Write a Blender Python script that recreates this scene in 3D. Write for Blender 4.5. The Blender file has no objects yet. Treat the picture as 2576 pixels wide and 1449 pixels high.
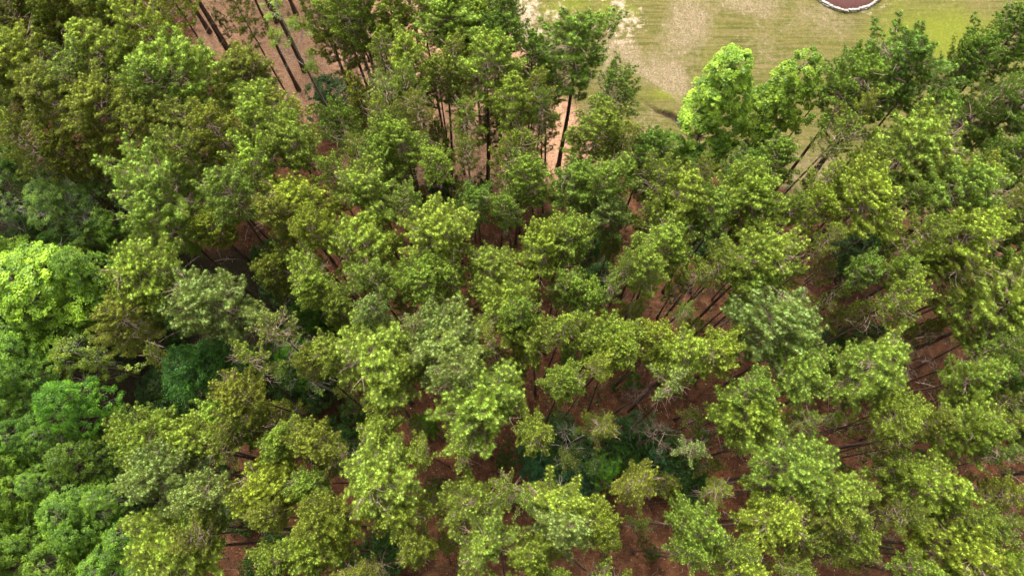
import bpy, math, random
import numpy as np
from mathutils import Vector, Matrix
R = math.radians
rng = np.random.default_rng(7)
random.seed(7)
scene = bpy.context.scene
C = scene.collection

# ---------------------------------------------------------------- camera, sky, sun, exposure
CAM_H, TILT, FPX = 60.0, R(18.2), 1717.0          # flying height, tilt from straight down, focal length for a 2576 px wide picture
cam_d = bpy.data.cameras.new('camera'); cam_d.sensor_width = 36; cam_d.lens = 24.0
cam_d.clip_start = 0.5; cam_d.clip_end = 5000
cam = bpy.data.objects.new('camera', cam_d); C.objects.link(cam)
cam.location = (0, 0, CAM_H); cam.rotation_euler = (TILT, 0, 0)
scene.camera = cam

SUN_EL, SUN_AZ = R(62), R(-25)                    # azimuth from +y towards +x
world = bpy.data.worlds.new('World'); scene.world = world; world.use_nodes = True
wn = world.node_tree; wn.nodes.clear()
sky = wn.nodes.new('ShaderNodeTexSky'); sky.sky_type = 'NISHITA'; sky.sun_disc = False
sky.sun_elevation = SUN_EL; sky.sun_rotation = SUN_AZ
sky.air_density = 1.0; sky.dust_density = 6.0; sky.ozone_density = 0.5
hs = wn.nodes.new('ShaderNodeHueSaturation'); hs.inputs['Saturation'].default_value = 0.04
wb = wn.nodes.new('ShaderNodeBackground'); wb.inputs['Strength'].default_value = 0.15
wo = wn.nodes.new('ShaderNodeOutputWorld')
wn.links.new(sky.outputs[0], hs.inputs['Color']); wn.links.new(hs.outputs[0], wb.inputs['Color']); wn.links.new(wb.outputs[0], wo.inputs['Surface'])
sun_d = bpy.data.lights.new('sun', 'SUN'); sun_d.energy = 1.2; sun_d.angle = R(14); sun_d.color = (1.0, 0.93, 0.76)
sun = bpy.data.objects.new('sun', sun_d); C.objects.link(sun)
sv = Vector((math.sin(SUN_AZ)*math.cos(SUN_EL), math.cos(SUN_AZ)*math.cos(SUN_EL), math.sin(SUN_EL)))
sun.rotation_euler = sv.to_track_quat('Z', 'Y').to_euler(); sun.location = (0, 0, 120)
vs = scene.view_settings; vs.view_transform = 'Standard'; vs.look = 'None'; vs.gamma = 1.0; vs.use_curve_mapping = False
vs.exposure = 1.75
scene.cycles.max_bounces = 6; scene.cycles.diffuse_bounces = 4; scene.cycles.transmission_bounces = 4
scene.cycles.transparent_max_bounces = 4

# ---------------------------------------------------------------- surveying: a spot of the photograph -> a place in the world
ct, st_ = math.cos(TILT), math.sin(TILT)
def at(px, py, z=0.0):
    cx = (px-1288.0)/FPX; cy = (724.5-py)/FPX
    d = (cx, st_+cy*ct, -ct+cy*st_)
    k = (CAM_H-z)/(-d[2])
    return d[0]*k, d[1]*k, k          # x, y, depth along the view

# ---------------------------------------------------------------- mesh helpers
def make_mesh(name, V, F, mat, cols=None, smooth=False, mats=None, midx=None):
    """V (n,3); F list of (m,k) index arrays"""
    me = bpy.data.meshes.new(name)
    V = np.asarray(V, np.float32)
    me.vertices.add(len(V)); me.vertices.foreach_set('co', V.ravel())
    if not isinstance(F, list): F = [F]
    F = [np.asarray(f, np.int32) for f in F if len(f)]
    nl = sum(f.size for f in F); npoly = sum(len(f) for f in F)
    me.loops.add(nl); me.polygons.add(npoly)
    me.loops.foreach_set('vertex_index', np.concatenate([f.ravel() for f in F]))
    tot = np.concatenate([np.full(len(f), f.shape[1], np.int32) for f in F])
    start = np.concatenate([[0], np.cumsum(tot)[:-1]]).astype(np.int32)
    me.polygons.foreach_set('loop_start', start)
    if smooth: me.polygons.foreach_set('use_smooth', np.ones(npoly, bool))
    me.update(calc_edges=True)
    if cols is not None:
        a = me.color_attributes.new('Col', 'FLOAT_COLOR', 'POINT')
        c = np.ones((len(V), 4), np.float32); c[:, :3] = cols
        a.data.foreach_set('color', c.ravel())
    me.materials.append(mat)
    return me

def norm(a): return a/np.maximum(np.linalg.norm(a, axis=-1, keepdims=True), 1e-9)

class Tubes:
    def __init__(s): s.V = []; s.F = []; s.C = []; s.n = 0
    def add(s, pts, rad, k=5, col=None, cap=False):
        pts = np.asarray(pts, float); n = len(pts); rad = np.broadcast_to(np.asarray(rad, float), (n,))
        t = np.gradient(pts, axis=0) if n > 1 else np.array([[0, 0, 1.]])
        t = norm(t)
        ref = np.array([0, 0, 1.]) if abs(t[0][2]) < .8 else np.array([1., 0, 0])
        u = norm(np.cross(t, ref)); v = np.cross(t, u)
        a = np.arange(k)*2*np.pi/k
        ring = pts[:, None] + rad[:, None, None]*(np.cos(a)[None, :, None]*u[:, None]+np.sin(a)[None, :, None]*v[:, None])
        s.V.append(ring.reshape(-1, 3))
        if col is not None: s.C.append(np.broadcast_to(np.asarray(col, float), (n*k, 3)))
        i = np.arange(n-1)[:, None]*k; j = np.arange(k)[None]; j2 = (j+1) % k
        q = np.stack([i+j, i+j2, i+k+j2, i+k+j], -1).reshape(-1, 4)+s.n
        s.F.append(q); s.n += n*k
        if cap:
            s.V.append(pts[-1:]+t[-1:]*rad[-1]*.3)
            if col is not None: s.C.append(np.asarray(col, float).reshape(1, 3))
            b = s.n-k; c = s.n; jj = np.arange(k)
            q = np.stack([b+jj, b+(jj+1) % k, np.full(k, c), np.full(k, c)], -1)
            s.T = getattr(s, 'T', []); s.T.append(q[:, :3]); s.n += 1
    def mesh(s, name, mat, smooth=True):
        F = [np.concatenate(s.F)]
        if getattr(s, 'T', None): F.append(np.concatenate(s.T))
        return make_mesh(name, np.concatenate(s.V), F, mat, np.concatenate(s.C) if s.C else None, smooth)

# ---------------------------------------------------------------- materials
def new_mat(name):
    m = bpy.data.materials.new(name); m.use_nodes = True
    nt = m.node_tree; b = nt.nodes['Principled BSDF']
    return m, nt, b
def N(nt, typ, **kw):
    n = nt.nodes.new(typ)
    for k, v in kw.items():
        if k.startswith('i_'): n.inputs[k[2:].replace('_', ' ')].default_value = v
        else: setattr(n, k, v)
    return n
def mixc(nt, fac, a, b, typ='MIX'):
    n = nt.nodes.new('ShaderNodeMix'); n.data_type = 'RGBA'; n.blend_type = typ
    for sock, val in ((n.inputs[0], fac), (n.inputs[6], a), (n.inputs[7], b)):
        if isinstance(val, bpy.types.NodeSocket): nt.links.new(val, sock)
        elif isinstance(val, (int, float)): sock.default_value = val
        else: sock.default_value = (*val, 1)
    return n.outputs[2]
def noise(nt, vec, scale, detail=3, rough=.55, dist=0):
    n = nt.nodes.new('ShaderNodeTexNoise'); n.inputs['Scale'].default_value = scale; n.inputs['Detail'].default_value = detail
    n.inputs['Roughness'].default_value = rough; n.inputs['Distortion'].default_value = dist
    if vec is not None: nt.links.new(vec, n.inputs['Vector'])
    return n.outputs['Fac']
def ramp(nt, fac, stops):
    n = nt.nodes.new('ShaderNodeValToRGB'); cr = n.color_ramp
    while len(cr.elements) > 1: cr.elements.remove(cr.elements[-1])
    for i, (p, c) in enumerate(stops):
        e = cr.elements[0] if i == 0 else cr.elements.new(p)
        e.position = p; e.color = (*c, 1) if not isinstance(c, (int, float)) else (c, c, c, 1)
    nt.links.new(fac, n.inputs[0]); return n.outputs[0]
def math_(nt, op, a, b=0.0, clamp=False):
    n = nt.nodes.new('ShaderNodeMath'); n.operation = op; n.use_clamp = clamp
    for i, v in enumerate((a, b)):
        if isinstance(v, bpy.types.NodeSocket): nt.links.new(v, n.inputs[i])
        else: n.inputs[i].default_value = v
    return n.outputs[0]

def foliage_mat(name, trans, rough, spec):
    m, nt, b = new_mat(name)
    at_ = N(nt, 'ShaderNodeAttribute', attribute_name='Col')
    oi = N(nt, 'ShaderNodeObjectInfo')
    c = mixc(nt, 1.0, at_.outputs['Color'], oi.outputs['Color'], 'MULTIPLY')
    b.inputs['Roughness'].default_value = rough; b.inputs['Specular IOR Level'].default_value = spec
    nt.links.new(c, b.inputs['Base Color'])
    tr = N(nt, 'ShaderNodeBsdfTranslucent')
    c2 = mixc(nt, 1.0, c, (1.12, 1.1, .75), 'MULTIPLY'); nt.links.new(c2, tr.inputs['Color'])
    mx = N(nt, 'ShaderNodeMixShader'); mx.inputs[0].default_value = trans
    nt.links.new(b.outputs[0], mx.inputs[1]); nt.links.new(tr.outputs[0], mx.inputs[2])
    nt.links.new(mx.outputs[0], nt.nodes['Material Output'].inputs['Surface'])
    return m
M_NEEDLE = foliage_mat('pine_needles', .42, .5, .3)
M_LEAF = foliage_mat('green_leaves', .42, .42, .35)

def bark_mat(name, c1, c2, scale=9):
    m, nt, b = new_mat(name)
    tc = N(nt, 'ShaderNodeTexCoord'); mp = N(nt, 'ShaderNodeMapping'); mp.inputs['Scale'].default_value = (1, 1, .3)
    nt.links.new(tc.outputs['Object'], mp.inputs['Vector'])
    f = noise(nt, mp.outputs[0], scale, 4, .65, .6)
    f2 = noise(nt, tc.outputs['Object'], .8, 2)
    c = mixc(nt, ramp(nt, f, [(.35, 0.), (.68, 1.)]), c1, c2)
    c = mixc(nt, f2, c, mixc(nt, 1.0, c, (1.3, 1.2, 1.1), 'MULTIPLY'))
    nt.links.new(c, b.inputs['Base Color']); b.inputs['Roughness'].default_value = .9; b.inputs['Specular IOR Level'].default_value = .2
    bp = N(nt, 'ShaderNodeBump'); bp.inputs['Strength'].default_value = .7; bp.inputs['Distance'].default_value = .04
    nt.links.new(f, bp.inputs['Height']); nt.links.new(bp.outputs[0], b.inputs['Normal'])
    return m
M_BARK = bark_mat('pine_bark', (.030, .021, .016), (.15, .10, .075))
M_TWIG = bark_mat('pine_twig_bark', (.15, .105, .08), (.38, .29, .24), 5)
M_GREY = bark_mat('weathered_dead_wood', (.15, .13, .115), (.42, .38, .34), 6)
M_BROWNDEAD = bark_mat('brown_dead_wood', (.07, .05, .042), (.21, .16, .14), 6)
M_HBARK = bark_mat('hardwood_bark', (.07, .055, .04), (.24, .20, .16), 7)

# ---------------------------------------------------------------- tagging
def tag(o, label, cat, group=None):
    o['label'] = label; o['category'] = cat
    if group: o['group'] = group
    return o
def link(name, me, parent=None, kind=None, loc=None):
    o = bpy.data.objects.new(name, me); C.objects.link(o)
    if parent is not None: o.parent = parent
    if kind: o['kind'] = kind
    if loc is not None: o.location = loc
    return o
def empty(name, loc=(0, 0, 0)):
    o = bpy.data.objects.new(name, None); C.objects.link(o); o.location = loc; o.empty_display_size = .5
    return o

# ================================================================ THE GROUND
def axis(fine0, fine1, df, mid0, mid1, dm, far):
    a = list(np.arange(fine0, fine1+1e-6, df))
    left = []; x = fine0-dm
    while x > mid0: left.append(x); x -= dm
    s = dm
    while x > -far: left.append(x); s *= 1.35; x -= s
    left.append(-far)
    right = []; x = a[-1]+dm
    while x < mid1: right.append(x); x += dm
    s = dm
    while x < far: right.append(x); s *= 1.35; x += s
    right.append(far)
    return np.array(left[::-1]+a+right)
GX = axis(8, 22, .14, -62, 66, .45, 1600)
GY = axis(30, 45, .14, -16, 78, .45, 1600)
X, Y = np.meshgrid(GX, GY)
def vnoise(x, y, s, seed):
    r = np.random.default_rng(seed); G = r.random((256, 256))
    u = x/s+100.5; v = y/s+100.5; i = np.floor(u).astype(int); j = np.floor(v).astype(int)
    fu = u-i; fv = v-j; fu = fu*fu*(3-2*fu); fv = fv*fv*(3-2*fv)
    g = lambda a, b: G[a % 256, b % 256]
    return (g(i, j)*(1-fu)+g(i+1, j)*fu)*(1-fv)+(g(i, j+1)*(1-fu)+g(i+1, j+1)*fu)*fv
def fbm(x, y, s, seed, o=3):
    t = 0; w = 0; a = 1
    for k in range(o): t = t+a*vnoise(x, y, s/2**k, seed+k); w += a; a *= .5
    return t/w
def sdf_poly(P, x, y):
    """positive inside"""
    P = np.array(P); d = np.full(x.shape, 1e9); ins = np.zeros(x.shape, bool)
    for a, b in zip(P, np.roll(P, -1, 0)):
        e = b-a; wx = x-a[0]; wy = y-a[1]
        t = np.clip((wx*e[0]+wy*e[1])/(e@e), 0, 1)
        d = np.minimum(d, np.hypot(wx-e[0]*t, wy-e[1]*t))
        c = (a[1] > y) != (b[1] > y)
        with np.errstate(divide='ignore', invalid='ignore'):
            xi = a[0]+(y-a[1])*e[0]/(e[1] if e[1] != 0 else 1e-9)
        ins ^= c & (x < xi)
    return np.where(ins, d, -d)
def wpt(px, py): return at(px, py)[:2]
wx_ = X+5*(fbm(X, Y, 6, 3)-.5); wy_ = Y+5*(fbm(X, Y, 6, 9)-.5)
def polymask(pp, soft, extra=()):
    return np.clip(.5+sdf_poly([wpt(*p) for p in pp]+list(extra), wx_, wy_)/soft, 0, 1)
lawn = polymask([(1240, -60), (1290, 60), (1330, 150), (1420, 260), (1490, 330), (1560, 400), (1700, 420), (1850, 440), (1990, 480), (2080, 520), (2250, 530), (2420, 520), (2700, 540)], 2.5, [(300, 30), (1500, 900), (-40, 1500)])
straw = polymask([(440, -60), (470, 60), (560, 160), (700, 290), (850, 330), (900, 440), (1080, 480), (1230, 500), (1420, 470), (1560, 440), (1300, 60), (1240, -60)], 3.0, [(-10, 160), (-45, 160)])
tanpath = polymask([(1930, 500), (2060, 400), (2200, 420), (2100, 560), (1990, 620)], 2.5)
def blob(px, py, rx, ry, ang=0):
    x0, y0, k = at(px, py); s = k/FPX
    dx = (wx_-x0)/(rx*s); dy = (wy_-y0)/(ry*s*1.25)
    c, s2 = math.cos(R(ang)), math.sin(R(ang)); u = dx*c+dy*s2; v = -dx*s2+dy*c
    return np.clip(1.35-np.hypot(u, v), 0, 1)
def band(p0, p1, w):
    x0, y0 = wpt(*p0); x1, y1 = wpt(*p1); e = np.array([x1-x0, y1-y0]); t = np.clip(((wx_-x0)*e[0]+(wy_-y0)*e[1])/(e@e), 0, 1)
    return np.clip(1.3-np.hypot(wx_-x0-e[0]*t, wy_-y0-e[1]*t)/w, 0, 1)
mx = np.maximum
sand = mx.reduce([band((1500, -40), (1560, 70), 2.6)*.62, band((1560, 60), (1580, 115), 1.8)*.55, blob(1335, 60, 60, 100)*.8, blob(1300, 5, 80, 35)*.8, blob(1400, 40, 50, 40)*.55, band((2080, 30), (2230, 20), .3)*.6])
dry = mx.reduce([blob(1740, 60, 90, 100)*.85, blob(1710, 190, 70, 80)*.95, blob(1880, 20, 110, 35)*.8, blob(2060, 60, 110, 40)*.6, band((1590, 130), (1720, 245), 2.0)*.9, blob(1560, 160, 40, 90)*.8, blob(1650, 400, 60, 40)*.6,
                 blob(1640, 340, 60, 50)*.45, blob(1420, 330, 80, 60)*.4, blob(1920, 110, 60, 60)*.45, blob(2150, 230, 120, 60)*.4, blob(1990, 420, 80, 60)*.5, blob(2480, 100, 90, 25)*.35, tanpath*.8])
lush = mx.reduce([blob(2380, 90, 190, 90), blob(1490, 80, 25, 70)*.9, blob(1420, 25, 45, 20)*.8, blob(1690, 260, 60, 20)*.9, blob(1560, 20, 20, 25)*.7, blob(2200, 130, 120, 30)*.4, blob(1830, 150, 40, 40)*.3])
thicket_shade = polymask([(-900, 380), (330, 430), (420, 640), (640, 660), (900, 760), (900, 960), (800, 1060), (560, 1100), (420, 1300), (500, 1700), (-900, 1900)], 4.0)  # mask for the shade under thickets, painted into the ground colour
thicket_shade = mx(thicket_shade, mx(blob(1600, 1130, 130, 60), blob(1420, 1150, 110, 60)))
orange = mx.reduce([blob(1800, 1165, 75, 50), blob(1810, 1235, 65, 30), blob(1130, 1115, 60, 22), blob(1010, 1075, 50, 30)*.6, blob(1240, 500, 110, 35)*.8, blob(1580, 850, 70, 60)*.5, blob(1960, 860, 50, 40)*.4, blob(1400, 590, 60, 25)*.8, blob(2090, 830, 70, 60)*.4, blob(2010, 720, 60, 50)*.4, blob(2180, 1290, 45, 40)*.4, blob(1560, 1390, 150, 50)*.35])
# relief: gentle swells, the eroded ditch on the lawn, low ridges of straw
Z = .5*(fbm(X, Y, 22, 40)-.5)+.10*(fbm(X, Y, 1.3, 50, 2)-.5)*(1-lawn)
ditch = [(1583, 222), (1612, 245), (1640, 268), (1655, 282), (1668, 284), (1690, 289), (1708, 300), (1722, 318), (1738, 335), (1760, 345)]
dp = [np.array(wpt(*p)) for p in ditch]
dd = np.full(X.shape, 1e9); side = np.zeros(X.shape); along = np.zeros(X.shape)
jx = X+.5*(fbm(X, Y, 1.0, 70, 2)-.5); jy = Y+.5*(fbm(X, Y, 1.0, 75, 2)-.5)
for i, (a, b) in enumerate(zip(dp, dp[1:])):
    e = b-a; t = np.clip(((jx-a[0])*e[0]+(jy-a[1])*e[1])/(e@e), 0, 1)
    d = np.hypot(jx-a[0]-e[0]*t, jy-a[1]-e[1]*t); m_ = d < dd
    side = np.where(m_, np.sign(e[0]*(jy-a[1])-e[1]*(jx-a[0])), side); along = np.where(m_, (i+t)/len(dp), along); dd = np.minimum(dd, d)
depth = np.clip(along*2.2-.15, 0, 1)*.75*np.clip((1.05-along)*6, 0, 1)
sh = np.where(side > 0, np.clip(1-dd/.2, 0, 1), np.clip(1-dd/1.0, 0, 1)**1.8)
Z = Z-depth*sh
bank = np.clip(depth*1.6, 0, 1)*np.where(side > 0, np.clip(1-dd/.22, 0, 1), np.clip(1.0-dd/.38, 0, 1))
for px, py in ((2130, 20),):                     # level pad for the mulch bed
    bx, by = wpt(px, py); w = np.clip(1.6-np.hypot(X-bx, Y-by-3)/9, 0, 1); Z = Z*(1-w)
idx = np.arange(X.size).reshape(X.shape)
Q = np.stack([idx[:-1, :-1], idx[:-1, 1:], idx[1:, 1:], idx[1:, :-1]], -1).reshape(-1, 4)
def ground_z(x, y):
    i = min(max(np.searchsorted(GX, x)-1, 0), len(GX)-2); j = min(max(np.searchsorted(GY, y)-1, 0), len(GY)-2)
    u = (x-GX[i])/(GX[i+1]-GX[i]); v = (y-GY[j])/(GY[j+1]-GY[j])
    return float((Z[j, i]*(1-u)+Z[j, i+1]*u)*(1-v)+(Z[j+1, i]*(1-u)+Z[j+1, i+1]*u)*v)

def ground_material():
    m, nt, b = new_mat('ground_surface')
    tc = N(nt, 'ShaderNodeTexCoord'); P = tc.outputs['Object']
    a1 = N(nt, 'ShaderNodeAttribute', attribute_name='Col'); a2 = N(nt, 'ShaderNodeAttribute', attribute_name='Zone')
    s1 = N(nt, 'ShaderNodeSeparateColor'); s2 = N(nt, 'ShaderNodeSeparateColor')
    nt.links.new(a1.outputs['Color'], s1.inputs[0]); nt.links.new(a2.outputs['Color'], s2.inputs[0])
    nb = noise(nt, P, 1.4, 6, .72); nm = noise(nt, P, .35, 4, .6); nf = noise(nt, P, 6.0, 5, .8)
    # needle litter: crossed fine streaks
    def streak(rot, sc):
        mp = N(nt, 'ShaderNodeMapping'); mp.inputs['Rotation'].default_value = (0, 0, R(rot)); mp.inputs['Scale'].default_value = sc
        nt.links.new(P, mp.inputs['Vector']); return noise(nt, mp.outputs[0], 1.0, 3, .7, .8)
    k1 = streak(25, (2.2, 13, 1)); k2 = streak(-50, (13, 3, 1)); ks = math_(nt, 'MAXIMUM', k1, k2)
    def edge(mask, amt, lo, hi):
        v = math_(nt, 'ADD', mask, math_(nt, 'MULTIPLY', math_(nt, 'SUBTRACT', nb, .5), amt))
        return ramp(nt, v, [(lo, 0.), (hi, 1.)])
    floor = mixc(nt, ramp(nt, nm, [(.35, 0.), (.65, 1.)]), (.038, .016, .0085), (.078, .032, .016))
    floor = mixc(nt, ramp(nt, noise(nt, P, .9, 5, .75), [(.48, 0.), (.60, .85)]), floor, (.135, .060, .029))
    floor = mixc(nt, ramp(nt, noise(nt, P, .55, 4, .7, 1.), [(.56, 0.), (.64, .6)]), floor, (.026, .022, .011))
    floor = mixc(nt, ramp(nt, ks, [(.52, 0.), (.70, .75)]), floor, (.19, .078, .036))
    floor = mixc(nt, ramp(nt, nf, [(.66, 0.), (.76, .8)]), floor, (.20, .11, .07))
    orng = mixc(nt, ramp(nt, ks, [(.45, 0.), (.68, 1.)]), (.10, .036, .016), (.30, .125, .058))
    c = mixc(nt, edge(s2.outputs[1], 1.2, .35, .75), floor, orng)
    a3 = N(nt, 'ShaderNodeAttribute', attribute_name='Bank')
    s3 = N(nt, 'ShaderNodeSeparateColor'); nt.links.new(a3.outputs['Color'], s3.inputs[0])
    litter = mixc(nt, ramp(nt, nf, [(.45, 0.), (.7, 1.)]), (.018, .015, .008), (.06, .045, .02))  # leaf litter, with the thicket's shade painted into its dark tones
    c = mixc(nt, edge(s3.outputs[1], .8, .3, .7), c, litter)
    lite = mixc(nt, ramp(nt, ks, [(.42, 0.), (.66, 1.)]), (.17, .082, .042), (.46, .27, .17))
    lite = mixc(nt, ramp(nt, nb, [(.56, 0.), (.72, .6)]), lite, (.12, .085, .028))
    c = mixc(nt, edge(s1.outputs[1], 2.0, .3, .95), c, lite)
    # lawn
    g = mixc(nt, ramp(nt, nm, [(.3, 0.), (.7, 1.)]), (.055, .058, .009), (.092, .090, .017))
    mw = streak(3, (.16, 3.2, 1)); g = mixc(nt, ramp(nt, mw, [(.42, 0.), (.58, .9)]), g, (.125, .100, .034))
    g = mixc(nt, edge(s2.outputs[2], .8, .1, .9), g, (.118, .132, .011))
    g = mixc(nt, ramp(nt, nf, [(.35, .35), (.55, 0.)]), g, (.045, .048, .014))
    dryc = mixc(nt, ramp(nt, nf, [(.38, 0.), (.60, 1.)]), (.095, .072, .038), (.235, .178, .108))
    g = mixc(nt, edge(s2.outputs[0], 2.0, .30, .95), g, dryc)
    g = mixc(nt, ramp(nt, noise(nt, P, 3.3, 5, .8), [(.55, 0.), (.70, .7)]), g, (.19, .15, .08))
    g = mixc(nt, ramp(nt, noise(nt, P, 2.2, 6, .85), [(.50, 0.), (.56, .55)]), g, mixc(nt, 1.0, g, (1.45, 1.35, 1.5), 'MULTIPLY'))
    g = mixc(nt, ramp(nt, noise(nt, P, 14, 4, .85), [(.40, .45), (.52, 0.)]), g, mixc(nt, 1.0, g, (.55, .6, .5), 'MULTIPLY'))
    c = mixc(nt, edge(s1.outputs[0], 1.2, .35, .7), c, g)
    sandc = mixc(nt, ramp(nt, nf, [(.3, 0.), (.7, 1.)]), (.27, .19, .13), (.42, .33, .245))
    c = mixc(nt, edge(s1.outputs[2], 3.2, .45, 1.1), c, sandc)
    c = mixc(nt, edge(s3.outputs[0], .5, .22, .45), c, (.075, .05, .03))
    nt.links.new(c, b.inputs['Base Color']); b.inputs['Roughness'].default_value = .95; b.inputs['Specular IOR Level'].default_value = .15
    bp = N(nt, 'ShaderNodeBump'); bp.inputs['Strength'].default_value = .8; bp.inputs['Distance'].default_value = .08
    nt.links.new(math_(nt, 'ADD', ks, nf), bp.inputs['Height']); nt.links.new(bp.outputs[0], b.inputs['Normal'])
    return m
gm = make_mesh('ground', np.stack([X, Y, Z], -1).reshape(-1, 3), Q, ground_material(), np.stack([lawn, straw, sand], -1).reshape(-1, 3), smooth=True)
for nm_, arr in (('Zone', (dry, orange, lush)), ('Bank', (bank, thicket_shade, bank))):
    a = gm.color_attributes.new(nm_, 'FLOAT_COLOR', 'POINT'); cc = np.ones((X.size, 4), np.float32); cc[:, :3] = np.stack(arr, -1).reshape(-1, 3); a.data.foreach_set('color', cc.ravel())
ground = link('ground', gm, kind='structure')

# ================================================================ TREE PROTOTYPES
def rdir(n, r): v = r.normal(size=(n, 3)); return norm(v)
def needles(P, A, S, fresh, r, n=36, core=20, base=None):
    """tufts of needles at P with axis A: every needle one slim triangle"""
    T = len(P)
    th = np.arccos(1-(1-np.cos(R(100)))*r.random((T, n))**.9); ph = r.random((T, n))*2*np.pi
    ref = np.where(np.abs(A[:, 2:3]) < .9, [[0, 0, 1.]], [[1., 0, 0]]); U = norm(np.cross(A, ref)); W = np.cross(A, U)
    d = np.cos(th)[..., None]*A[:, None]+np.sin(th)[..., None]*(np.cos(ph)[..., None]*U[:, None]+np.sin(ph)[..., None]*W[:, None])
    L = S[:, None]*(.85+.7*r.random((T, n)))
    o = P[:, None]+A[:, None]*(S[:, None]*(-.7*r.random((T, n))+.1))[..., None]
    sd = norm(np.cross(d, rdir(T*n, r).reshape(T, n, 3)))*(.009+.006*r.random((T, n, 1)))
    tip = o+d*L[..., None]; tip[..., 2] -= .25*(L*np.sin(th))*.5
    V = np.stack([o-sd, o+sd, tip], 2)
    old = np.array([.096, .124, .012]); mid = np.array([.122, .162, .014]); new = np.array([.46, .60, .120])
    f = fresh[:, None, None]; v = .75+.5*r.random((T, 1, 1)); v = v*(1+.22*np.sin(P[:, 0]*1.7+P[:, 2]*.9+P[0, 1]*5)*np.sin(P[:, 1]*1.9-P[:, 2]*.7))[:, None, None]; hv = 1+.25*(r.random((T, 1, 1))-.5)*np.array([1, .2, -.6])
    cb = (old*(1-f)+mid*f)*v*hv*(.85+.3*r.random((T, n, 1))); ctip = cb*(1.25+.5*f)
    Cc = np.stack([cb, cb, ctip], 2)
    if core:
        m = np.where(fresh > .45)[0]; K = len(m); 
        th = R(100)*r.random((K, core))**.6; ph = r.random((K, core))*2*np.pi; A2 = norm(A[m]+np.array([0, 0, .5])); 
        ref = np.where(np.abs(A2[:, 2:3]) < .9, [[0, 0, 1.]], [[1., 0, 0]]); U = norm(np.cross(A2, ref)); W = np.cross(A2, U)
        d = np.cos(th)[..., None]*A2[:, None]+np.sin(th)[..., None]*(np.cos(ph)[..., None]*U[:, None]+np.sin(ph)[..., None]*W[:, None])
        L = S[m][:, None]*(.48+.16*r.random((K, core)))
        o = (P[m]+A[m]*S[m][:, None]*.35)[:, None]+d*.01
        sd = norm(np.cross(d, rdir(K*core, r).reshape(K, core, 3)))*.018
        V2 = np.stack([o-sd, o+sd, o+d*L[..., None]], 2)
        c = new*(.75+.5*r.random((K, 1, 1)))*(.9+.2*r.random((K, core, 1)))*(.6+.45*fresh[m][:, None, None])
        C2 = np.stack([c*.55, c*.55, c*1.15], 2)
        V = np.concatenate([V.reshape(-1, 3), V2.reshape(-1, 3)]); Cc = np.concatenate([Cc.reshape(-1, 3), C2.reshape(-1, 3)])
    V = V.reshape(-1, 3); Cc = Cc.reshape(-1, 3)
    return V, np.arange(len(V)).reshape(-1, 3), Cc

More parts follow.
